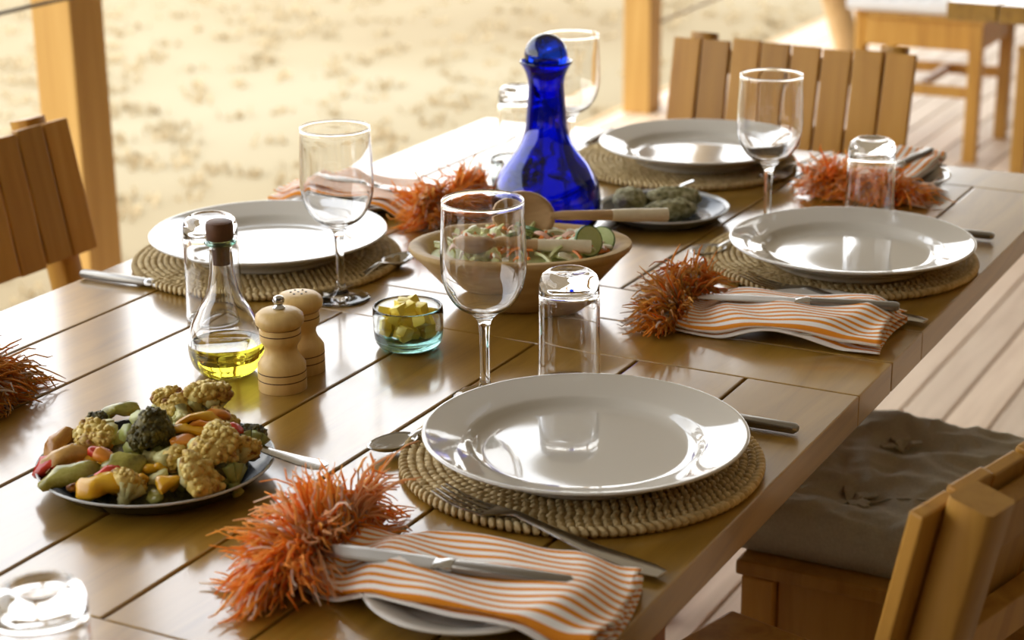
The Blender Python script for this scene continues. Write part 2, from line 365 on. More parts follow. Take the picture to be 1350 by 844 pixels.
# ------------------------------------------------------------------ chairs
def make_chair(label, loc, rotz, group='slat back wooden chairs'):
    t = E('dining_chair', label, 'chair', loc, rotz, group)
    w = .19; wp = .165
    fl = bx(-.02, .02, -.02, .02, 0, .43, chair_wood, .003, 'leg')
    for s in (-1, 1):
        O('leg', fl, t, (s * w, .185, 0))
        O('leg', MB().sweep([(s * wp, -.185, 0), (s * wp, -.185, .40), (s * wp, -.19, .46), (s * wp, -.270, .843)], .04, .036, Vector((0, 1, 0.01)), 8, .25).mesh('leg', chair_wood, angle=50), t)
        O('apron', bx(s * w - .011, s * w + .011, -.166, .164, .345, .43, chair_wood, .002, 'apron'), t)
        O('stretcher', bx(s * w - .01, s * w + .01, -.166, .164, .20, .235, chair_wood, .002, 'stretcher'), t)
    for y, q in ((.185, .169), (-.185, .146)): O('apron', bx(-q, q, y - .011, y + .011, .345, .43, chair_wood, .002, 'apron'), t)
    O('stretcher', bx(-.18, .18, -.01, .01, .205, .23, chair_wood, .002, 'stretcher'), t)
    O('stretcher', bx(-.146, .146, -.195, -.175, .15, .18, chair_wood, .002, 'stretcher'), t)
    O('seat', bx(-.212, .212, -.16, .212, .431, .449, chair_wood, .004, 'seat'), t)
    ang = math.atan2(.082, .395)
    sl = bx(-.0242, .0242, -.006, .006, -.093, .093, chair_wood, .002, 'slat')
    for k in range(8):
        zc = .748 + random.uniform(-.003, .003)
        y = -.19 - (zc - .46) * math.tan(ang) + .0262 + random.uniform(-.001, .001)
        O('slat', sl, t, ((k - 3.5) * .0525, y, zc), (ang + random.uniform(-.01, .01), random.uniform(-.012, .012), 0))
    for zc in (.69, .80):
        y = -.19 - (zc - .46) * math.tan(ang) + .009
        O('rail', bx(-.146, .146, -.009, .009, -.02, .02, chair_wood, .002, 'rail'), t, (0, y, zc), (ang, 0, 0))
    return t
ch = make_chair('slat back chair on the left side of the table', (1.765, 1.515, 0), PI)
dup(ch, (2.69, 1.045, 0), PI / 2, 'slat back chair at the head of the table, behind the farthest dinner plate')
dup(ch, (1.468, .508, 0), math.radians(-14.5), 'slat back chair seen from behind at the bottom right corner')
dup(ch, (2.055, .49, 0), 0, 'chair holding the grey linen cushion, tucked at the right side of the table')
dup(ch, (5.885, 1.625, 0), PI, 'far blurred wooden chair with the white cushion, top right')
dup(ch, (5.485, 1.01, 0), PI / 2, 'far chair of which one leg shows at the right edge')
def cushion(name, label, m, loc, rotz, w, d, h, tufts=True):
    n = 72; mb = MB(); tp = [(-.28 * w, -.25 * d), (.22 * w, -.27 * d), (-.25 * w, .24 * d), (.26 * w, .22 * d)]
    def top(x, y):
        e = min(1, (w / 2 - abs(x)) / .012) ** .5 if abs(x) < w / 2 else 0; e2 = min(1, (d / 2 - abs(y)) / .012) ** .5 if abs(y) < d / 2 else 0
        z = h * .72 + h * .28 * e * e2
        z += .006 * noise.noise(Vector((x * 9, y * 13, 1))) - .013 * abs(noise.noise(Vector((x * 13 + y * 6, y * 15 - x * 5, 4)))) - .006 * abs(noise.noise(Vector((x * 30 - y * 12, y * 34 + x * 8, 9)))) + .006
        if tufts:
            for tx, ty in tp: z -= .022 * math.exp(-((x - tx) ** 2 + (y - ty) ** 2) / .0011)
        return z
    v = []; idx = {}
    for j in range(n + 1):
        for i in range(n + 1):
            x, y = (i / n - .5) * w, (j / n - .5) * d; idx[i, j] = len(v); v.append((x, y, top(x, y)))
    f = [(idx[i, j], idx[i + 1, j], idx[i + 1, j + 1], idx[i, j + 1]) for i in range(n) for j in range(n)]
    ring = [(i, 0) for i in range(n)] + [(n, j) for j in range(n)] + [(i, n) for i in range(n, 0, -1)] + [(0, j) for j in range(n, 0, -1)]
    prev = [idx[q] for q in ring]
    for lev, (zf, ex) in enumerate(((.68, 1.012), (.35, 1.016), (.03, 1.008), (0, .97))):
        cur = []
        for k, q in enumerate(ring):
            p = v[idx[q]]; cur.append(len(v)); wv = 1 + .004 * noise.noise(Vector((k * .35, lev * .7, 2)))
            v.append((p[0] * ex * wv, p[1] * ex * wv, h * zf))
        f += [(prev[k], prev[(k + 1) % len(ring)], cur[(k + 1) % len(ring)], cur[k]) for k in range(len(ring))]; prev = cur
    f.append(tuple(prev))
    t = O(name, mb.add(v, f).mesh(name, m, angle=80), None, loc, (0, 0, rotz), label, 'cushion')
    if tufts:
        for tx, ty in tp:
            kb = MB(); zt = top(tx, ty)
            for q in range(7):
                a = random.uniform(0, 2 * PI); r = random.uniform(.018, .034)
                kb.sweep([(tx, ty, zt), (tx + .5 * r * math.cos(a), ty + .5 * r * math.sin(a), zt + .012), (tx + r * math.cos(a), ty + r * math.sin(a), zt + .013)], [.006, .012, .009], [.004, .003, .002], n=6)
            O('tuft', kb.mesh('tuft', m), t)
        # flat seam band on the top, and tie ribbons at the back
        sb = MB().sweep([(tp[0][0] + .02, y, top(tp[0][0] + .02, y) + .0006) for y in np.linspace(tp[0][1] + .02, tp[2][1] - .02, 14)], .007, .002, n=6)
        O('seam', sb.mesh('seam', m), t)
        for s in (-1, 1): O('tie', MB().sweep([(s * w * .43, -d * .49, h * .4), (s * w * .44, -d * .56, h * .5), (s * w * .46, -d * .62, h * .1), (s * w * .47, -d * .63, -h * .6)], .018, .003, n=6).mesh('tie', m), t)
    return t
cushion('seat_cushion', 'tufted grey linen cushion on the chair at the right side', linen, (2.055, .513, .4495), 0, .365, .40, .055)
cushion('seat_cushion', 'white cushion on the far blurred chair, top right', white_linen, (5.885, 1.65, .4495), PI, .40, .40, .05, False)

# ------------------------------------------------------------------ placemats and plates
def mat_mesh(R=.154):
    mb = MB(); base = MB().lathe([(0, .001), (R - .004, .001), (R - .004, .006), (0, .006)], 48)
    r = .052; k0 = 0; pitch = .0088
    rr = random.Random(5)
    while r < R - .003:
        n = int(2 * PI * r / .0074)
        for k in range(n):
            a = 2 * PI * (k + .5 * (k0 % 2)) / n + rr.uniform(-.1, .1) / n
            M = Matrix.Rotation(a + PI / 2 + (.95 if k0 % 2 else .8) + rr.uniform(-.12, .12), 3, 'Z')
            mb.ball((r * math.cos(a), r * math.sin(a), .0058 + rr.uniform(-.0006, .0006)), (.0058, .0034, .0050 + rr.uniform(-.0006, .0006)), 6, 4, M)
        r += pitch * .84; k0 += 1
    return base.mesh('mat_core', straw), mb.mesh('braid', straw, angle=80)
mat_core, mat_braid = mat_mesh()
rope_edge = MB()
for k in range(128):
    a = 2 * PI * k / 128; rope_edge.ball((.155 * math.cos(a), .155 * math.sin(a), .0052), (.0066, .0036, .0051), 6, 4, Matrix.Rotation(a + PI / 2 - .8, 3, 'Z'))
rope_me = rope_edge.mesh('edge_braid', straw, angle=80)
plate_prof = [(0, .0045), (.084, .0045), (.086, 0), (.091, 0), (.094, .004), (.106, .0115), (.138, .0238), (.1402, .0252), (.1406, .0264), (.1390, .0274), (.134, .0262), (.108, .0192), (.1035, .0175), (.1005, .0150), (.096, .0110), (.090, .0088), (.080, .0082), (0, .008)]
plate_me = MB().lathe(cr(plate_prof, 4), 112).mesh('dinner_plate', ceramic, angle=50)
P = {1: (1.359, .658), 2: (2.034, .644), 3: (2.425, .997), 4: (1.765, 1.272)}
wh = {1: 'nearest, in front of the inverted tumbler', 2: 'at the right side of the table, by the grey cushion chair', 3: 'at the far head of the table', 4: 'at the left side, behind the oil bottle'}
MC = {1: (1.372, .668), 2: (2.06, .665), 3: (2.428, 1.02), 4: (1.762, 1.273)}
for k in (1, 2, 3, 4):
    t = E('woven_placemat', 'round woven straw placemat ' + wh[k], 'placemat', (*MC[k], TT), k * 1.1, 'round straw placemats')
    O('core', mat_core, t); O('braid', mat_braid, t, kind='stuff'); O('edge_braid', rope_me, t, kind='stuff')
    O('dinner_plate', plate_me, None, (*P[k], TT + .0117), (0, 0, 0), 'white dinner plate ' + wh[k], 'plate', 'white dinner plates')
side_prof = [(0, .003), (.045, .003), (.047, 0), (.05, 0), (.054, .003), (.078, .0125), (.0795, .0138), (.079, .0148), (.056, .0085), (.049, .006), (0, .0055)]
side_me = MB().lathe(cr(side_prof, 4), 80).mesh('side_plate', ceramic, angle=50)
SP = {1: (1.095, .625), 2: (1.826, .617), 3: (2.455, .725), 4: (2.035, 1.315)}
for k, w_ in ((1, 'nearest, under the front napkin'), (2, 'under the napkin at the right side'), (3, 'under the napkin at the far right end'), (4, 'under the napkin behind the left wine glass')):
    O('side_plate', side_me, None, (*SP[k], TT + .0005), (0, 0, 0), 'small white side plate ' + w_, 'plate', 'white side plates')

# ------------------------------------------------------------------ napkins with yarn fringe
PAL = [(.94, .43, .07), (.95, .52, .10), (.95, .64, .36), (.90, .32, .05), (.94, .47, .10), (.95, .82, .70), (.95, .58, .17)]
def napkin(label, loc, rotz, plate_off, seed, Lc=.235, Wc=.108, hi=0, darker=1.0, n_str=1300, spread=1.0, fl=.74):
    rr = random.Random(seed)
    t = E('striped_napkin', label, 'napkin', loc, rotz, 'striped napkins')
    # local: x from the fringe end (0) to the free end (Lc), y across; Z fold of three layers
    path = []; arc = 0
    nl = 16; gap = .0034
    pts = []
    for lay in range(3):
        ys = np.linspace(-Wc / 2, Wc / 2, nl) if lay % 2 == 0 else np.linspace(Wc / 2, -Wc / 2, nl)
        ys = ys * (1 - .05 * lay)
        pts += [(y, lay * gap) for y in ys]
        if lay < 2:
            s_ = 1 if lay % 2 == 0 else -1
            ye = ys[-1]
            pts += [(ye + s_ * .0022 * math.cos(a), lay * gap + gap / 2 + gap / 2 * math.sin(a)) for a in (-.9, 0, .9)]
    nx = 46; v = []; uvs = []
    arcs = [0]
    for a, b in zip(pts[:-1], pts[1:]): arcs.append(arcs[-1] + math.hypot(b[0] - a[0], b[1] - a[1]))
    def support(x, y):
        d = math.hypot(x - plate_off[0], y - plate_off[1])
        q = min(1, max(0, (d - .076) / .035)); q = q * q * (3 - 2 * q)
        return .0170 * (1 - q) + .003 * q
    for i in range(nx + 1):
        x = i / nx * Lc
        for (y, z), a in zip(pts, arcs):
            pin = 1 - .22 * math.exp(-x / .03)
            sk = .012 * math.sin(y * 20 + seed) * (x / Lc)
            lay = z / gap
            zz = support(x, y) + z * (1 + 1.5 * (x / Lc) ** 3 + 1.0 * math.exp(-x / .02)) + .0016 * math.sin(x * 55 + y * 60 + lay * 1.3 + seed) * (.4 + lay * .4) + .002 * noise.noise(Vector((x * 22, y * 22, lay + seed)))
            zz += hi * math.sin(PI * min(1, x / Lc))
            v.append((x + sk + lay * .002 * rr.uniform(-1, 1) * (i == nx), y * pin + .004 * math.sin(x * 18 + seed), max(zz, .0008 + z)))
            uvs.append((a, x))
    m_ = len(pts)
    f = [(i * m_ + k, (i + 1) * m_ + k, (i + 1) * m_ + k + 1, i * m_ + k + 1) for i in range(nx) for k in range(m_ - 1)]
    me = bpy.data.meshes.new('cloth'); me.from_pydata(v, [], f)
    ul = me.uv_layers.new(name='UVMap')
    li = np.zeros(len(me.loops), dtype=np.int32); me.loops.foreach_get('vertex_index', li)
    ul.data.foreach_set('uv', np.array(uvs, dtype=np.float32)[li].ravel())
    me.polygons.foreach_set('use_smooth', [True] * len(me.polygons)); me.materials.append(stripe_m)
    o = O('cloth', me, t); sm = o.modifiers.new('thickness', 'SOLIDIFY'); sm.thickness = .0011; sm.offset = 0
    # fringe: twisted yarn tassels, each many loose strands
    fm = MB(); col = []
    nt_ = 60
    for ti in range(nt_):
        y = (rr.random() - .5) * Wc * .95; z0 = rr.uniform(.005, .026)
        d = Vector((-1 + rr.uniform(0, .7), y / Wc * 1.35 * spread + rr.uniform(-.3, .3), rr.choice((-.1, .1, .3, .6, 1.0)) + rr.uniform(-.1, .1))).normalized()
        c0 = rr.choice(PAL); p = Vector((.004, y, z0)); ln = rr.uniform(.050, .072) * fl; cl = [p.copy()]; ns = 8
        curl = Vector((rr.gauss(0, .16), rr.gauss(0, .2), rr.gauss(0, .1)))
        for q in range(ns):
            d = (d + curl + Vector((0, 0, -.05 - .16 * q / ns))).normalized(); p = p + d * ln / ns; cl.append(p.copy())
        for s_ in range(n_str // nt_):
            c = c0 if rr.random() < .5 else rr.choice(PAL)
            ph = rr.uniform(0, 6.28); am = rr.uniform(.0010, .0045); fq = rr.uniform(.7, 1.9); off = Vector((rr.gauss(0, 1), rr.gauss(0, 1), rr.gauss(0, 1)))
            r = rr.uniform(.0008, .0014); cut = rr.uniform(.6, 1.05); crl = Vector((rr.gauss(0, .0055), rr.gauss(0, .0065), rr.gauss(-.002, .005))); wob = Vector((0, 0, 0)); kick = Vector((rr.gauss(0, .0009), rr.gauss(0, .0009), rr.gauss(0, .0007))); pa = []
            for q, cp in enumerate(cl):
                w_ = q / ns
                base = cl[0].lerp(cp, 1) if cut >= 1 else cp
                pt = cl[0] + (base - cl[0]) * cut + off * (.0024 + .0040 * w_) + Vector((0, math.sin(ph + q * fq), math.cos(ph * 1.7 + q * fq))) * am
                kick = kick * .75 + Vector((rr.gauss(0, .0005), rr.gauss(0, .0005), rr.gauss(0, .0004))); wob = wob + kick; pt = pt + wob + crl * w_ * w_
                if pt.z < .003: pt.z = .003 + rr.uniform(0, .003)
                pa.append(pt)
            o0 = len(fm.v); fm.tube(pa, [r * .9, r, r, r, r, r, r * .9, r * .75, r * .4], 4)
            nv = len(fm.v) - o0
            for q in range(nv):
                k = .9 + .2 * (q / nv); col.append((c[0] * k * darker, c[1] * k * darker, c[2] * k * darker, 1))
    fm.col = col
    me = fm.mesh('fringe', fringe_m, angle=180)
    O('fringe', me, t, kind='stuff')
    return t
# fringe end -> free end directions
napkin('orange striped napkin with bushy fringe, nearest, lying under the front butter knife', (1.096, .752, TT), -PI / 2 + .06, (.127, .0), 2, Lc=.238, Wc=.118, n_str=2100, fl=.95)
napkin('striped napkin with rust fringe on the right, in front of the second plate', (1.782, .748, TT), -PI / 2 + .11, (.125, .03), 5, Lc=.232, Wc=.112, darker=.82)
napkin('striped napkin at the far right end, orange fringe behind the inverted tumbler', (2.355, .735, TT), .06, (.10, -.015), 8, Lc=.215, Wc=.125)
napkin('striped napkin left of the blue carafe, seen through the left wine glass', (2.04, 1.185, TT), PI / 2 - .03, (.13, .01), 11, Lc=.245, Wc=.12)
napkin('napkin cut off at the left edge, showing only its rust orange fringe', (1.205, 1.252, TT), PI / 2 + .05, (.13, .01), 14, Lc=.235, Wc=.13, darker=.72, n_str=2100, fl=1.0)

# ------------------------------------------------------------------ cutlery
def make_fork(label, loc, rot):
    t = E('fork', label, 'fork', loc, 0, 'table forks'); t.rotation_euler = rot      # along +x: handle 0 .. tines .195
    h = MB().sweep([(0, 0, .004), (.012, 0, .0042), (.06, 0, .005), (.10, 0, .009), (.125, 0, .012), (.138, 0, .0095), (.150, 0, .007)], [.012, .018, .015, .008, .007, .013, .022], [.0022, .0026, .003, .0034, .003, .0022, .0018], n=10, power=.8)
    O('handle', h.mesh('handle', steel), t)
    for k in range(4):
        y = (k - 1.5) * .0056
        O('tine', MB().sweep([(.147, y, .007), (.160, y, .006), (.18, y, .0075), (.198, y * .95, .012)], [.0040, .0030, .0026, .0012], [.0018, .0017, .0015, .001], n=6).mesh('tine', steel), t)
    return t
def make_spoon(label, loc, rot):
    t = E('spoon', label, 'spoon', loc, 0, 'dessert spoons'); t.rotation_euler = rot
    h = MB().sweep([(0, 0, .004), (.012, 0, .0042), (.06, 0, .005), (.09, 0, .010), (.108, 0, .013), (.122, 0, .0105), (.128, 0, .0085)], [.011, .017, .014, .008, .006, .008, .012], [.0022, .0026, .003, .0034, .003, .0022, .0018], n=10, power=.8)
    O('handle', h.mesh('handle', steel), t)
    b = MB(); n = 20; rings = 6; v = [(.150, 0, .0015)]
    for r in range(1, rings + 1):
        q = r / rings
        for k in range(n):
            a = 2 * PI * k / n; x = math.cos(a); v.append((.150 + x * .027 * q, math.sin(a) * .0175 * q * (1 - .15 * x), .0015 + .0085 * q ** 2.2))
    f = [(0, 1 + k, 1 + (k + 1) % n) for k in range(n)]
    for r in range(rings - 1):
        f += [(1 + r * n + k, 1 + (r + 1) * n + k, 1 + (r + 1) * n + (k + 1) % n, 1 + r * n + (k + 1) % n) for k in range(n)]
    o = O('bowl', b.add(v, f).mesh('bowl', steel), t); s_ = o.modifiers.new('thickness', 'SOLIDIFY'); s_.thickness = .0012; s_.offset = 0
    return t
def make_knife(label, loc, rot, ln=1.0):
    t = E('knife', label, 'knife', loc, 0, 'table knives'); t.rotation_euler = rot    # handle 0..0.095, blade to 0.21
    O('handle', MB().sweep([(0, 0, .005), (.003, 0, .005), (.05, 0, .005), (.088, 0, .005), (.093, 0, .005)], [.008, .0125, .0135, .0120, .010], [.005, .0085, .0090, .0080, .007], n=12, power=.6).mesh('handle', steel_dark), t)
    O('bolster', MB().sweep([(.092, 0, .005), (.096, 0, .005), (.103, 0, .005), (.108, 0, .005)], [.012, .014, .011, .016], [.0085, .0095, .006, .003], n=12, power=.9).mesh('bolster', steel), t)
    O('blade', MB().sweep([(.106, 0, .0045), (.125, 0, .0045), (.16, .001, .0045), (.19, .0025, .0045), (.205, .005, .0045), (.211, .008, .0045)], [.016, .018, .019, .018, .012, .003], [.0022, .0018, .0015, .0012, .001, .0006], n=8, power=.5).mesh('blade', blade_steel, angle=2), t)
    return t
fk = make_fork('steel fork nearest, tines on the edge of the front placemat', (1.192, .512, TT + .001), (0, -.012, math.radians(78.5))); fk.scale = (1.14, 1.14, 1.1)
dup(fk, (1.872, .508, TT + .001), (0, -.012, math.radians(79)), 'steel fork tucked between right napkin and its placemat')
dup(fk, (2.60 - .03, .852, TT + .001), (0, -.02, PI - .05), 'steel fork beside the far right napkin, behind the far inverted tumbler')
sp_ = make_spoon('steel spoon nearest, its bowl left of the front placemat', (1.449, .772, TT + .0015), (0, .0, math.radians(157))); sp_.scale = (.95, .9, 1)
dup(sp_, (2.138, .755, TT + .0015), (0, .0, math.radians(157)), 'steel spoon beside the placemat near the right napkin fringe')
dup(sp_, (1.672, 1.130, TT + .001), (0, 0, math.radians(-3)), 'steel spoon between the left placemat and the salad bowl')
kn = make_knife('steel dinner knife with its handle sticking out right of the front plate', (1.518, .522, TT + .001), (0, 0, math.radians(91)))
dup(kn, (2.228, .527, TT + .001), (0, 0, math.radians(92)), 'steel dinner knife right of the plate by the grey cushion chair')
dup(kn, (1.612, 1.430, TT + .001), (0, 0, math.radians(-87)), 'steel dinner knife at the left table edge, beside the left placemat')
dup(kn, (2.565, 1.20, TT + .001), (0, 0, math.radians(-176)), 'steel dinner knife left of the farthest dinner plate')
dup(kn, (1.106, .545, TT + .0238), (-.13, .01, math.radians(97.5)), 'butter knife lying across the nearest striped napkin')
dup(kn, (1.838, .527, TT + .0238), (-.08, .01, math.radians(103)), 'butter knife lying across the striped napkin at the right side')
dup(kn, (2.035, 1.395, TT + .0235), (0, .01, math.radians(-88)), 'bright butter knife lying on the napkin left of the blue carafe')
dup(kn, (2.55, .70, TT + .0235), (0, .01, math.radians(172)), 'dark butter knife lying on the far right napkin')

# ------------------------------------------------------------------ glasses
wine_prof = [(0, 0), (.0295, 0), (.0322, .0008), (.0318, .0019), (.020, .0036), (.009, .0072), (.0055, .016), (.0047, .040), (.0050, .064), (.0066, .077), (.0125, .0845), (.025, .0925), (.0345, .1055), (.0393, .121), (.0405, .136), (.0400, .155), (.0385, .1930), (.0387, .1943), (.0383, .1953), (.0377, .1952), (.0374, .1941), (.0376, .1928), (.0390, .155), (.0394, .136), (.0382, .1215), (.0333, .1068), (.0243, .0946), (.013, .0885), (0, .0868)]
wine_me = MB().lathe(cr(wine_prof), 72).mesh('wine_glass', glass, angle=60)
for (u, v), s in {(1.475, .820): 'nearest, between the salad bowl and the front plate', (2.161, .795): 'on the right, in front of the head chair', (1.677, 1.114): 'on the left, between the left plate and the salad bowl', (2.316, 1.145): 'half hidden behind the blue carafe'}.items():
    O('wine_glass', wine_me, None, (u, v, TT + .0004), (0, 0, 0), 'clear stemmed wine glass ' + s, 'glass', 'wine glasses')
tum_prof = [(.0298, 0), (.0305, .0008), (.0303, .02), (.0291, .092), (.0285, .1035), (.0262, .1105), (.0215, .1142), (.018, .1150), (.0155, .1142), (0, .1120), ]
tum_in = [(0, .0985), (.018, .0978), (.0245, .0935), (.0268, .086), (.0283, .02), (.0289, .0008)]
tum_me = MB().lathe(cr(tum_prof) + cr(tum_in), 72, closed=True).mesh('tumbler', glass, angle=60)
for (u, v), s in {(1.546, .766): 'behind the nearest dinner plate', (2.213, .680): 'at the far right, in front of the orange fringe', (1.560, 1.200): 'on the left, behind the oil bottle', (2.322, 1.230): 'half hidden behind the blue carafe neck', (.796, .762): 'cut off at the bottom left corner'}.items():
    O('tumbler', tum_me, None, (u, v, TT + .0004), (0, 0, 0), 'upturned clear tumbler ' + s, 'glass', 'upturned tumblers')

# ------------------------------------------------------------------ blue carafe
car_out = [(0, .004), (.05, 0), (.060, .003), (.0665, .014), (.0685, .030), (.0675, .045), (.0640, .060), (.0550, .0770), (.0425, .0935), (.0322, .109), (.0265, .125), (.0247, .145), (.0225, .172), (.0222, .184), (.0250, .196), (.0300, .206), (.0325, .2095)]
car_in = [(.0322, .2115), (.0305, .2110), (.0275, .2062), (.0222, .196), (.0192, .184), (.0195, .172), (.0217, .145), (.0235, .125), (.0290, .109), (.0392, .0920), (.0518, .0753), (.0608, .0585), (.0640, .044), (.0648, .030), (.063, .016), (.056, .0065), (.045, .005), (0, .0085)]
t = O('blue_carafe', MB().lathe(cr(car_out + car_in), 72).mesh('blue_carafe', blue_glass, angle=60), None, (2.045, 1.045, TT + .0004), (0, 0, 0), 'cobalt blue glass carafe with ball stopper behind the salad bowl', 'carafe')
O('stopper', MB().lathe([(0, -.040), (.0135, -.039), (.0165, -.03), (.0188, -.014), (.0205, -.006)] + [(.0268 * math.sin(a), .0125 - .0268 * math.cos(a)) for a in np.linspace(.86, PI, 16)][:-1] + [(0, .0393)], 48).mesh('stopper', blue_glass, angle=60), t, (0, 0, .2055), label='blue glass ball stopper')

# ------------------------------------------------------------------ oil bottle
oil_out = [(0, .006), (.012, .004), (.020, 0), (.026, .0015), (.0335, .0095), (.0372, .0205), (.0378, .029), (.0368, .038), (.0335, .0505), (.0262, .0655), (.0195, .0765), (.0150, .0885), (.0125, .102), (.0116, .115), (.0112, .130), (.0135, .1322), (.0152, .1338), (.0152, .1355), (.0135, .1366)]
oil_in = [(.0095, .1366), (.0092, .130), (.0095, .115), (.0104, .102), (.0130, .0883), (.0175, .0758), (.0243, .0645), (.0317, .0495), (.0349, .0375), (.0358, .029), (.0352, .0215), (.0318, .0115), (.025, .0045), (.020, .0035), (.012, .007), (0, .009)]
t = O('oil_bottle', MB().lathe(cr(oil_out + oil_in), 72).mesh('oil_bottle', glass, angle=60), None, (1.425, 1.085, TT + .0004), (0, 0, 0), 'round clear glass oil bottle with cork, beside the pepper mill', 'bottle')
O('oil', MB().lathe([(0, .0088), (.012, .0068), (.020, .0033), (.0255, .0040), (.0326, .0110), (.0360, .0213), (.0367, .0288), (.0367, .0305), (.0362, .0322), (.0350, .0318), (0, .0316)], 64).mesh('oil', oil, angle=40), t, label='yellow green oil filling the lower third')
O('lip', MB().lathe([(.0113, .1330), (.0155, .1332), (.0160, .1345), (.0155, .1360), (.0113, .1362)], 40, closed=True).mesh('lip', green_lip), t, label='greenish glass lip ring')
O('cork', MB().lathe([(0, .112), (.0082, .112), (.0090, .1370), (.0125, .1372), (.0134, .139), (.0136, .150), (.0128, .1545), (.010, .1557), (0, .1558)], 24).mesh('cork', cork_wood, angle=40), t, label='dark brown cork stopper')

# ------------------------------------------------------------------ pepper mill and salt shaker
body = [(0, 0), (.0232, 0), (.0236, .001), (.0236, .0128), (.0229, .0133), (.0236, .0138), (.0236, .0215), (.0229, .022), (.0236, .0225), (.0234, .030), (.0210, .0345), (.0175, .040), (.0158, .046), (.0162, .051), (.0188, .0555), (.0200, .0585), (.0200, .0650), (.0194, .0655), (.0200, .066), (.0200, .0712), (.0193, .0717), (0, .0717)]
cap = [(0, .0719), (.0185, .0719), (.0205, .0735), (.0232, .0770), (.0238, .0815), (.0228, .0865), (.0190, .0905), (.0120, .0928), (0, .0935)]
body_me = MB().lathe(body, 48).mesh('body', mill_wood, angle=30); cap_me = MB().lathe(cap, 48).mesh('cap', mill_wood, angle=40)
ring_mes = []
for z in (.0133, .022, .0655): ring_mes.append(MB().lathe([((.0200 if z > .05 else .0236) - .0006, z - .0006), ((.0200 if z > .05 else .0236) + .0001, z - .0006), ((.0200 if z > .05 else .0236) + .0001, z + .0006), ((.0200 if z > .05 else .0236) - .0006, z + .0006)], 48, closed=True).mesh('groove', dark_line))
t = E('pepper_mill', 'turned wooden pepper mill with metal knob, in front of the salt shaker', 'mill', (1.412, 1.010, TT)); t.scale = (1, 1, .87)
O('body', body_me, t); [O('groove', q_, t, label='dark burnt ring line') for q_ in ring_mes]; O('cap', cap_me, t)
O('knob', MB().lathe([(0, .092), (.0055, .0925), (.0062, .0945), (.0040, .0965), (.0036, .098), (.0052, .1000), (.0060, .103), (.0048, .1065), (.002, .1082), (0, .1084)], 20).mesh('knob', steel), t, label='steel ball knob')
t = E('salt_shaker', 'turned wooden salt shaker with pierced domed top, behind the pepper mill', 'shaker', (1.464, 1.023, TT)); t.scale = (1, 1, .87)
O('body', body_me, t); [O('groove', q_, t, label='dark burnt ring line') for q_ in ring_mes]; O('cap', cap_me, t)
for k in range(7):
    a = k * PI / 3; r = .0075 if k < 6 else 0
    O('hole', MB().lathe([(0, -.002), (.0011, -.002), (.0011, .0004), (0, .0004)], 10).mesh('hole', bone_end), t, (r * math.cos(a), r * math.sin(a), .0933 if k < 6 else .0934))

# ------------------------------------------------------------------ glass bowls
gb_out = [(0, .001), (.024, 0), (.0305, .002), (.0345, .008), (.0360, .018), (.0362, .040), (.0352, .0435)]
gb_in = [(.0336, .0425), (.0330, .030), (.0325, .017), (.029, .0105), (.020, .0085), (0, .008)]
gb_me = MB().lathe(cr(gb_out + gb_in), 64).mesh('glass_bowl', aqua_glass, angle=60)
base_me = MB().lathe(cr([(0, .0002), (.024, -.0002), (.0306, .002), (.0347, .0082), (.0340, .0120), (.0300, .0104), (.020, .0083), (0, .0078)], 3), 64).mesh('base', aqua_base, angle=60)
for loc_, lab_ in (((1.573, .964, TT + .0006), 'small aqua glass bowl holding yellow cubes'), ((2.198, 1.168, TT + .0006), 'small glass bowl holding brown lumps, behind the blue carafe')):
    t = O('glass_bowl', gb_me, None, loc_, (0, 0, 0), lab_, 'bowl')
    O('base', base_me, t, label='thick turquoise glass base')
cube_me = [MB().box(-.5, .5, -.5, .5, -.5, .5).mesh('cube', cube_m, bevel=.09) for _ in range(1)][0]
rr = random.Random(4)
def fill(name, me, c, label, cat, group, layers, size, n=8, sq=.6):
    for lz, (rad, cnt) in enumerate(layers):
        for k in range(cnt):
            a = 2 * PI * k / cnt + lz * .7; r = rad * (.45 + .55 * (k % 2)) if cnt > 5 else rad
            s = size * rr.uniform(.85, 1.2)
            o = O(name, me, None, (c[0] + r * math.cos(a), c[1] + r * math.sin(a), TT + .0155 + lz * size * .82 + rr.uniform(-.001, .002)), (rr.uniform(-.5, .5), rr.uniform(-.5, .5), rr.uniform(0, 3)), label, cat, group)
            o.scale = (s, s * rr.uniform(.8, 1.1), s * rr.uniform(.75, 1))
fill('yellow_cube', cube_me, (1.573, .964), 'glossy yellow cube heaped in the small aqua glass bowl', 'cube', 'yellow cubes in the aqua bowl', [(.022, 9), (.0245, 11), (.0245, 11), (.014, 7)], .0112)
nut_me = MB().ball((0, 0, 0), (.5, .42, .4), 8, 6, jit=.35, freq=2).mesh('brown_lump', nut_m, angle=80)
fill('brown_lump', nut_me, (2.198, 1.168), 'pale brown lump in the glass bowl behind the carafe', 'food', 'brown lumps in the glass bowl', [(.022, 9), (.024, 10), (.023, 9)], .0125)

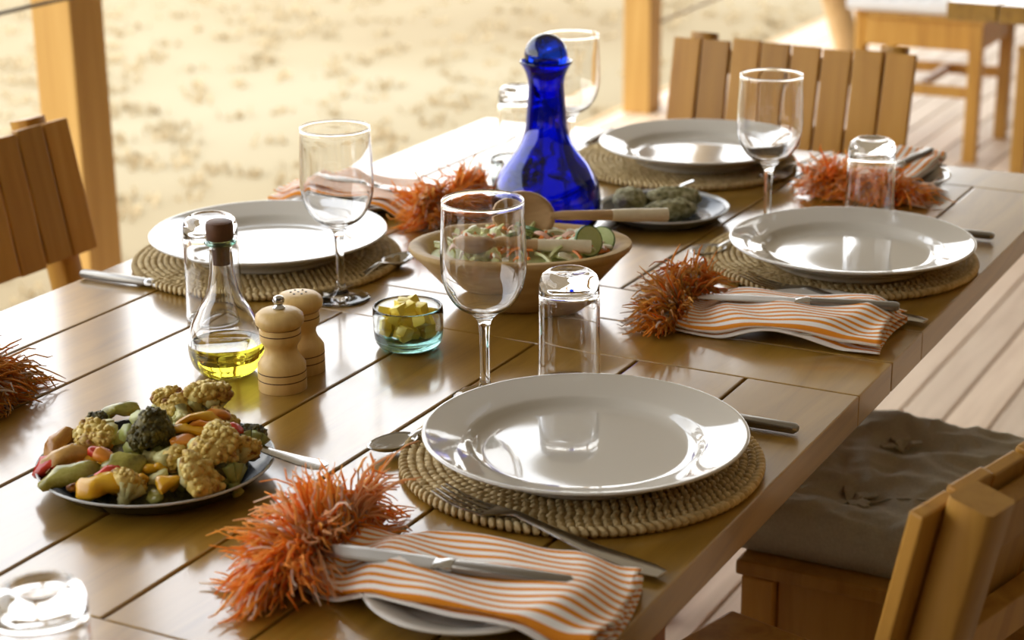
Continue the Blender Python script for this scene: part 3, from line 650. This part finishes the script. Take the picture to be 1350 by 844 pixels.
# ------------------------------------------------------------------ wooden salad bowl
BC = (1.757, .930); brot = math.atan2(-.8828, .4695) + .05
def oval(prof, seg=72, rx=.123, ry=.086):
    return MB().lathe([(r, z) for r, z in prof], seg, rx / .1, ry / .1)
bowl = O('salad_bowl', oval([(0, 0), (.050, 0), (.054, .003), (.066, .018), (.080, .037), (.091, .052), (.0985, .0605), (.1, .064), (.099, .0672), (.094, .068), (.088, .0655), (.078, .052), (.064, .030), (.05, .017), (0, .014)]).mesh('salad_bowl', bowl_wood, angle=50), None, (*BC, TT + .0004), (0, 0, brot), 'oval carved wooden bowl full of shredded salad', 'bowl')
def inbowl(x, y, z): c, s = math.cos(brot), math.sin(brot); return (BC[0] + c * x - s * y, BC[1] + s * x + c * y, TT + z)
O('shredded_salad', oval([(0, .016), (.05, .019), (.064, .032), (.078, .053), (.080, .0555), (.06, .061), (.03, .064), (0, .065)], 40).mesh('shredded_salad', s_green), None, (*BC, TT + .0006), (0, 0, brot), 'bed of shredded salad filling the wooden bowl', 'salad', kind='stuff')
def strip(ln, w, th, bend): return MB().sweep([(ln * (q - .5), 0, bend * (1 - (2 * q - 1) ** 2)) for q in np.linspace(0, 1, 6)], [w * .6, w, w, w, w, w * .5], th, n=6, power=.6)
kinds = [('cabbage_strip', [strip(.026, .008, .004, .0025).mesh('cabbage_strip', s_green), strip(.018, .010, .0045, .0015).mesh('cabbage_strip', s_green)], 'curved pale green cabbage strip in the wooden salad bowl', 'cabbage', 46),
         ('carrot_shred', [strip(.026, .0048, .003, .003).mesh('carrot_shred', s_orange), strip(.016, .006, .003, .002).mesh('carrot_shred', s_orange)], 'bright orange carrot shred in the wooden salad bowl', 'carrot', 40),
         ('white_shred', [strip(.022, .008, .0035, .003).mesh('white_shred', s_white)], 'creamy white shred in the wooden salad bowl', 'vegetable', 34),
         ('radish_sliver', [strip(.020, .006, .0024, .004).mesh('radish_sliver', s_pink)], 'pink radish sliver in the wooden salad bowl', 'radish', 18)]
rr = random.Random(12)
for nm, mes, lab, cat, cnt in kinds:
    for k in range(cnt):
        a = rr.uniform(0, 2 * PI); r = math.sqrt(rr.random()) * .98
        x, y = .098 * r * math.cos(a), .068 * r * math.sin(a)
        z = .0575 + .013 * (1 - r * r) + rr.uniform(.0, .007)
        O(nm, rr.choice(mes), None, inbowl(x, y, z), (rr.uniform(-.8, .8), rr.uniform(-.8, .8), rr.uniform(0, 6.28)), lab, cat, lab.split(' in the')[0] + 's in the salad')
def cucumber(label, loc, rot, s=1):
    t = E('cucumber_slice', label, 'cucumber', loc, 0, 'cucumber slices in the salad'); t.rotation_euler = rot; t.scale = (s, s, s)
    O('flesh', MB().lathe([(0, -.002), (.0145, -.002), (.015, 0), (.0145, .002), (0, .002)], 28).mesh('flesh', s_cuc, angle=40), t)
    O('rind', MB().lathe([(.0145, -.0021), (.0158, -.0016), (.0158, .0016), (.0145, .0021)], 28, closed=True).mesh('rind', s_skin), t)
cucumber('cucumber slice standing upright at the right end of the salad bowl', inbowl(.072, -.028, .076), (1.25, .1, brot + .5), 1.1)
cucumber('cucumber slice lying in the salad below the wooden serving spoon', inbowl(.018, .018, .075), (.5, .2, 1))
cucumber('cucumber slice at the far right inside the salad bowl', inbowl(.088, -.004, .070), (.9, -.3, brot))
cucumber('cucumber slice tilted in the middle of the salad', inbowl(-.005, -.030, .076), (.7, .3, 2))
def server(label, head, rotz, tilt, roll, wl, bl, hr=.030):
    t = E('serving_spoon', label, 'spoon', head, 0, 'wooden salad servers'); t.rotation_euler = (roll, tilt, rotz)
    n = 24; rings = 6; v = [(0, 0, -.008)]
    for r in range(1, rings + 1):
        q = r / rings
        for k in range(n): a = 2 * PI * k / n; v.append((hr * 1.12 * q * math.cos(a), hr * .92 * q * math.sin(a), -.008 + .010 * q ** 2))
    f = [(0, 1 + k, 1 + (k + 1) % n) for k in range(n)]
    for r in range(rings - 1): f += [(1 + r * n + k, 1 + (r + 1) * n + k, 1 + (r + 1) * n + (k + 1) % n, 1 + r * n + (k + 1) % n) for k in range(n)]
    o = O('bowl', MB().add(v, f).mesh('bowl', spoon_wood), t); s_ = o.modifiers.new('thickness', 'SOLIDIFY'); s_.thickness = .0045; s_.offset = 0
    O('shaft', MB().tube([(hr * .95, 0, .001), (hr * 1.4, 0, .003), (wl * .6, 0, .003), (wl, 0, .003)], [.004, .0052, .0055, .0062], 12).mesh('shaft', spoon_wood), t)
    O('bone_grip', MB().tube([(wl, 0, .003), (wl + .3 * bl, 0, .003), (wl + bl, 0, .003)], [.0066, .0074, .0078], 14).mesh('bone_grip', bone), t, label='pale bone grip')
    O('grip_end', MB().tube([(wl + bl, 0, .003), (wl + bl + .0006, 0, .003)], [.0055, .005], 12).mesh('grip_end', bone_end), t, label='dark hollow end')
    return t
E_ = None
SERV = True
server('wooden serving spoon with bone grip, standing at the back of the salad bowl', inbowl(.006, .036, .088), brot + .16, .06, 1.05, .10, .065, .031)
server('wooden serving spoon with bone grip, lying across the front of the salad bowl', inbowl(-.054, -.044, .079), brot + .04, .075, -.45, .070, .058, .024)

# ------------------------------------------------------------------ enamel plates with food
ep_prof = lambda R, h: [(0, .0), (R * .72, 0), (R * .80, .002), (R * .95, h * .75), (R * .985, h * .97), (R, h), (R * .995, h + .0016), (R * .975, h + .001), (R * .93, h * .78), (R * .78, .0045), (R * .7, .003), (0, .003)]
VP = (1.176, .977)
t = O('enamel_plate', MB().lathe(cr(ep_prof(.101, .018), 4), 80).mesh('enamel_plate', black_enamel, angle=60), None, (*VP, TT + .0005), (0, 0, 0), 'black enamel plate piled with roasted vegetables', 'plate')
O('rim', MB().lathe([(.0995, .0178), (.1012, .0178), (.1016, .0190), (.1006, .0199), (.0990, .0193)], 72, closed=True).mesh('rim', rim_sheen), t, label='pale rim edge, reflected sky painted in')  # pale ring stands in for sky reflected along the black rim
PP = (2.148, .930)
t = O('enamel_plate', MB().lathe(cr(ep_prof(.084, .015), 4), 72).mesh('enamel_plate', navy_enamel, angle=60), None, (*PP, TT + .0005), (0, 0, 0), 'dark grey blue enamel plate holding three green patties', 'plate')
O('rim', MB().lathe([(.0800, .0128), (.0840, .0148), (.0846, .0162), (.0836, .0170), (.0790, .0148)], 64, closed=True).mesh('rim', rim_sheen), t, label='pale rim')  # light grey ring stands in for sky reflected on dark enamel
for k, (dx, dy, a, s, lab) in enumerate(((-.005, .045, .4, (.034, .022, .016), 'green herb patty at the left of the enamel plate'), (.030, .000, -.9, (.038, .020, .015), 'green herb patty at the back of the enamel plate'), (-.022, -.018, -.75, (.035, .019, .014), 'green herb patty at the front right of the enamel plate'))):
    b = MB().ball((0, 0, 0), s, 22, 14, jit=.22, freq=2.6, seed=k * 5)
    b.v = [(x * (1 + .05 * noise.noise(Vector((x, y, z)) * 260)), y * (1 + .06 * noise.noise(Vector((y, z, x)) * 260)), z + .0018 * noise.noise(Vector((x, y, z)) * 330 + Vector((k, 0, 0)))) for x, y, z in b.v]
    O('herb_patty', b.mesh('herb_patty', patty_m, angle=180), None, (PP[0] + dx, PP[1] + dy, TT + .004 + s[2]), (0, 0, a), lab, 'patty', 'green patties on the enamel plate')
O('serving_fork', MB().sweep([(0, 0, 0), (.012, 0, .006), (.026, 0, .009)], [.004, .007, .008], [.002, .002, .002], n=6).mesh('serving_fork', steel), None, (PP[0] + .045, PP[1] + .004, TT + .026), (0, -.1, -.9), 'bright metal tip lying on the back green patty', 'fork')

# roasted vegetables
def floret(name, headm, stemm, label, cat, group, seed, bumpy=.3, n=170, r0=.0016, r1=.0036):
    rr = random.Random(seed); t = E(name, label, cat, (0, 0, 0), 0, group)
    hb = MB()
    lobes = [(rr.uniform(-1, 1) * .010, rr.uniform(-1, 1) * .010, rr.uniform(.006, .013), rr.uniform(.0075, .0115)) for _ in range(7)]
    for k, (x, y, z, r) in enumerate(lobes): hb.ball((x, y, z), (r, r, r * .85), 10, 7, jit=.25, freq=2, seed=seed + k)
    for k in range(n):
        x, y, z, r = rr.choice(lobes)
        cz = rr.uniform(-.15, 1); a = rr.uniform(0, 2 * PI); q = math.sqrt(1 - cz * cz)
        hb.ball((x + .92 * r * q * math.cos(a), y + .92 * r * q * math.sin(a), z + r * .80 * cz), rr.uniform(r0, r1), 6, 4, jit=bumpy, freq=2.2, seed=seed + k)
    O('head', hb.mesh('head', headm, angle=180), t)
    sb = MB()
    sb.tube([(0, 0, -.016), (.001, 0, -.008), (0, 0, .003)], [.0062, .0068, .010], 9)
    for k in range(6):
        a = k * 2 * PI / 6 + rr.uniform(-.3, .3); sb.tube([(0, 0, -.007), (.006 * math.cos(a), .006 * math.sin(a), 0), (.0135 * math.cos(a), .0135 * math.sin(a), .009)], [.004, .0045, .006], 7)
    O('stem', sb.mesh('stem', stemm, angle=180), t)
    return t
cA = floret('cauliflower_floret', cauli, cauli_stem, '', 'cauliflower', 'roasted cauliflower florets', 1)
cB = floret('cauliflower_floret', cauli, cauli_stem, '', 'cauliflower', 'roasted cauliflower florets', 22, n=200)
bA = floret('broccoli_floret', broc, broc_stem, '', 'broccoli', 'roasted broccoli florets', 33, .5, 420, .0010, .0024)
# plate frame: r = toward the right of the picture, f = away from the camera
RV = Vector((.4695, -.8828)); RV.normalize(); FV = Vector((.8828, .4695)); FV.normalize()
def onplate(r, f, z):
    z = z if z < .016 else .016 + (z - .016) * .58
    return (VP[0] + RV.x * r + FV.x * f, VP[1] + RV.y * r + FV.y * f, TT + z)
used = set()
def place(proto, r, f, z, rot, s, label):
    if proto.name in used: o = dup(proto, onplate(r, f, z), rot, label)
    else: used.add(proto.name); o = proto; o.location = onplate(r, f, z); o.rotation_euler = rot; o['label'] = label
    o.scale = (s, s, s)
yaw = math.atan2(RV.y, RV.x)
def rot(tilt_x=0, tilt_y=0, z=0): return (Matrix.Rotation(yaw, 3, 'Z') @ Euler((tilt_x, tilt_y, z)).to_matrix()).to_euler()
C = 'roasted cauliflower floret '
place(cA, -.046, .010, .045, rot(.35, -.5, 0), 1.05, C + 'on the left of the pile, stalk towards the middle')
place(cB, .004, .052, .058, rot(.2, -.1, 1), .95, C + 'at the back, left of the topmost one')
place(cA, .034, .058, .062, rot(.1, .2, 2), 1.2, C + 'topmost at the back of the pile')
place(cB, .018, .026, .062, rot(2.3, .3, .4), .95, C + 'in the middle with its pale stalk upward')
place(cB, .052, -.030, .050, rot(.5, .3, 0), 1.15, C + 'on the right above the plate rim')
place(cA, .076, -.024, .040, rot(.4, .5, 2), .8, C + 'rightmost, beside the silver handle')
place(cA, .040, -.062, .034, rot(.9, .2, 1), 1.15, C + 'at the front right, large and golden')
place(cB, -.010, -.078, .024, rot(.7, -.2, 3), .85, C + 'at the front edge, beside the yellow pepper')
place(cB, .010, -.036, .042, rot(1.9, -.4, 1.3), .95, C + 'in the front middle, lying on its side')
place(cA, .050, .036, .050, rot(.3, .5, 1), .7, C + 'small one behind the orange strips')
B = 'dark roasted broccoli floret '
place(bA, -.004, -.004, .056, rot(.9, .1, 0), 1.4, B + 'in the centre of the pile')
place(bA, -.056, .040, .044, rot(.3, -.6, 1), .72, B + 'at the back left')
place(bA, .082, .010, .036, rot(.4, .6, 2), .85, B + 'at the right, under the silver handle')
place(bA, .072, -.052, .026, rot(.5, .6, 3), .9, B + 'at the front right near the rim')
place(bA, -.042, -.062, .022, rot(1.2, -.4, .4), .62, B + 'at the front left near the rim')
place(bA, .020, .005, .050, rot(.6, .4, .4), .8, B + 'right of the central one')
# bed under the pile so that the pieces rest on each other
O('roast_bed', MB().lathe([(0, .0035), (.066, .0035), (.078, .009), (.074, .018), (.055, .024), (.03, .029), (0, .030)], 40).mesh('roast_bed', broc), None, (*VP, TT + .0007), (0, 0, 0), 'bed of mixed roasted vegetables deep in the black plate', 'vegetables', kind='stuff')
def chunk(name, m, label, cat, group, r, f, z, rt, ln, w, th, bend=.004):
    b = MB().sweep([(ln * (q - .5), 0, bend * (1 - (2 * q - 1) ** 2) * 2) for q in np.linspace(0, 1, 10)], [w * .5, w * .85, w, w * 1.02, w, w, w, w * .95, w * .75, w * .4], [th * .6, th, th, th, th, th, th, th, th, th * .6], n=12, power=.75)
    sd = len(label) * 1.3
    b.v = [tuple(Vector(p) + Vector((noise.noise(Vector(p) * 90 + Vector((sd, 0, 0))), noise.noise(Vector(p) * 90 + Vector((0, sd, 5))), noise.noise(Vector(p) * 90 + Vector((3, 0, sd))))) * .0042) for p in b.v]
    O(name, b.mesh(name, m, angle=60), None, onplate(r, f, z), rot(*rt), label, cat, group)
g_ = 'roasted pepper pieces'
for k, (r, f, z, rt, ln) in enumerate(((.034, .012, .066, (.2, -.1, .2), .042), (.040, .004, .061, (.1, .0, .05), .046), (.032, -.004, .057, (.3, .1, -.1), .044), (.044, .020, .064, (.5, -.3, .4), .036))):
    chunk('pepper_strip', (yellow_pep, orange_pep)[k % 2], ('yellow', 'orange')[k % 2] + ' pepper strip in the stack right of centre, ' + ('near the top', 'below the top', 'lowest', 'hindmost')[k], 'pepper', g_, r, f, z, rt, ln, .009, .006)
chunk('pepper_strip', yellow_pep, 'shiny yellow pepper piece at the front rim of the black plate', 'pepper', g_, -.030, -.076, .025, (.3, -.12, .25), .040, .020, .016)
chunk('pepper_strip', yellow_pep, 'small yellow pepper piece at the front right of the pile', 'pepper', g_, .022, -.074, .026, (.2, .3, 1.2), .022, .014, .010)
chunk('pepper_strip', yellow_pep, 'yellow pepper strip near the left end of the pile', 'pepper', g_, -.058, .006, .036, (.3, -.2, .8), .045, .013, .008)
chunk('pepper_strip', red_pep, 'red pepper piece on top right of the pile', 'pepper', g_, .066, .002, .052, (.6, -.5, .3), .024, .014, .009)
chunk('pepper_strip', red_pep, 'red pepper piece left of the front yellow one', 'pepper', g_, -.030, -.058, .034, (.5, -.3, .7), .028, .012, .009)
chunk('pepper_strip', red_pep, 'red pepper piece in front of the left cauliflower', 'pepper', g_, -.042, -.030, .042, (.6, .7, .3), .026, .012, .008)
chunk('pepper_strip', red_pep, 'dark red pepper piece at the left rim', 'pepper', g_, -.084, -.022, .022, (.4, -.3, .2), .030, .016, .008)
chunk('pepper_strip', orange_pep, 'orange pepper slice beside the red one on the left', 'pepper', g_, -.034, -.036, .044, (.8, .8, .4), .026, .014, .007)
chunk('pepper_strip', orange_pep, 'orange pepper piece low in the middle of the pile', 'pepper', g_, .028, -.018, .050, (.4, .4, .6), .030, .014, .008)
g2 = 'roasted root and courgette pieces'
chunk('courgette_slice', green_veg, 'oily green courgette slice at the front left rim', 'courgette', g2, -.060, -.052, .027, (.5, -.1, .3), .052, .020, .010)
chunk('courgette_slice', green_veg, 'pale green courgette slice in the front middle', 'courgette', g2, -.018, -.046, .040, (.7, .1, .2), .034, .022, .008)
chunk('courgette_slice', green_veg, 'dark courgette end at the back left of the pile', 'courgette', g2, -.040, .058, .052, (.3, -.3, -.4), .036, .014, .010)
chunk('root_wedge', root_veg, 'pointed brown roast wedge standing up at the left end', 'root vegetable', g2, -.082, .004, .034, (.2, -1.15, .5), .040, .016, .011)
chunk('root_wedge', root_veg, 'brown roast wedge lying along the left rim', 'root vegetable', g2, -.072, -.018, .030, (.4, -.2, .4), .044, .015, .010)
chunk('root_wedge', root_veg, 'brown roast wedge behind the left yellow strip', 'root vegetable', g2, -.060, .018, .032, (.2, .2, .3), .046, .018, .012)
rv = random.Random(77)
bits = [('pepper_bit', yellow_pep, 'small yellow pepper bit tucked in the roast vegetables', 'pepper'), ('pepper_bit', red_pep, 'small red pepper bit tucked in the roast vegetables', 'pepper'), ('carrot_bit', orange_pep, 'small orange carrot bit tucked in the roast vegetables', 'carrot'), ('courgette_bit', green_veg, 'small olive courgette bit tucked in the roast vegetables', 'courgette'), ('onion_bit', cauli_stem, 'small pale onion bit tucked in the roast vegetables', 'onion')]
bit_me = {}
for nm, m_, lab, cat in bits:
    b = MB().ball((0, 0, 0), (.0105, .0062, .0042), 9, 6, jit=.35, freq=1.6, seed=len(lab)); bit_me[lab] = b.mesh(nm, m_, angle=180)
for k in range(60):
    nm, m_, lab, cat = bits[k % 5]
    a = rv.uniform(0, 2 * PI); q = math.sqrt(rv.random()) * .080; zz = .012 + .034 * (1 - (q / .082) ** 2) + rv.uniform(0, .006)
    O(nm, bit_me[lab], None, onplate(q * math.cos(a), q * math.sin(a), zz), (rv.uniform(-.8, .8), rv.uniform(-.8, .8), rv.uniform(0, 6)), lab, cat, lab.split(' tucked')[0] + 's in the roast pile')
# serving fork whose handle leaves the plate
t = E('serving_fork', 'silver serving fork in the roast vegetables, handle pointing right over the plate rim', 'fork', (0, 0, 0))
HP = [onplate(.048, .030, .060), onplate(.066, .015, .049), onplate(.096, -.004, .035), onplate(.126, -.018, .0285), onplate(.141, -.025, .0265), onplate(.147, -.0278, .0258)]
O('handle', MB().sweep(HP, [.006, .007, .011, .018, .021, .013], [.003, .003, .0026, .0022, .002, .0016], n=10, power=.75).mesh('handle', steel), t)
for k in range(3):
    o_ = (k - 1) * .004
    O('tine', MB().sweep([onplate(.054 + o_ * .3, .030 + o_, .060), onplate(.035 + o_ * .3, .052 + o_, .074), onplate(.018, .072 + o_, .084)], [.003, .0024, .001], [.002, .0018, .001], n=6).mesh('tine', steel_dark), t)
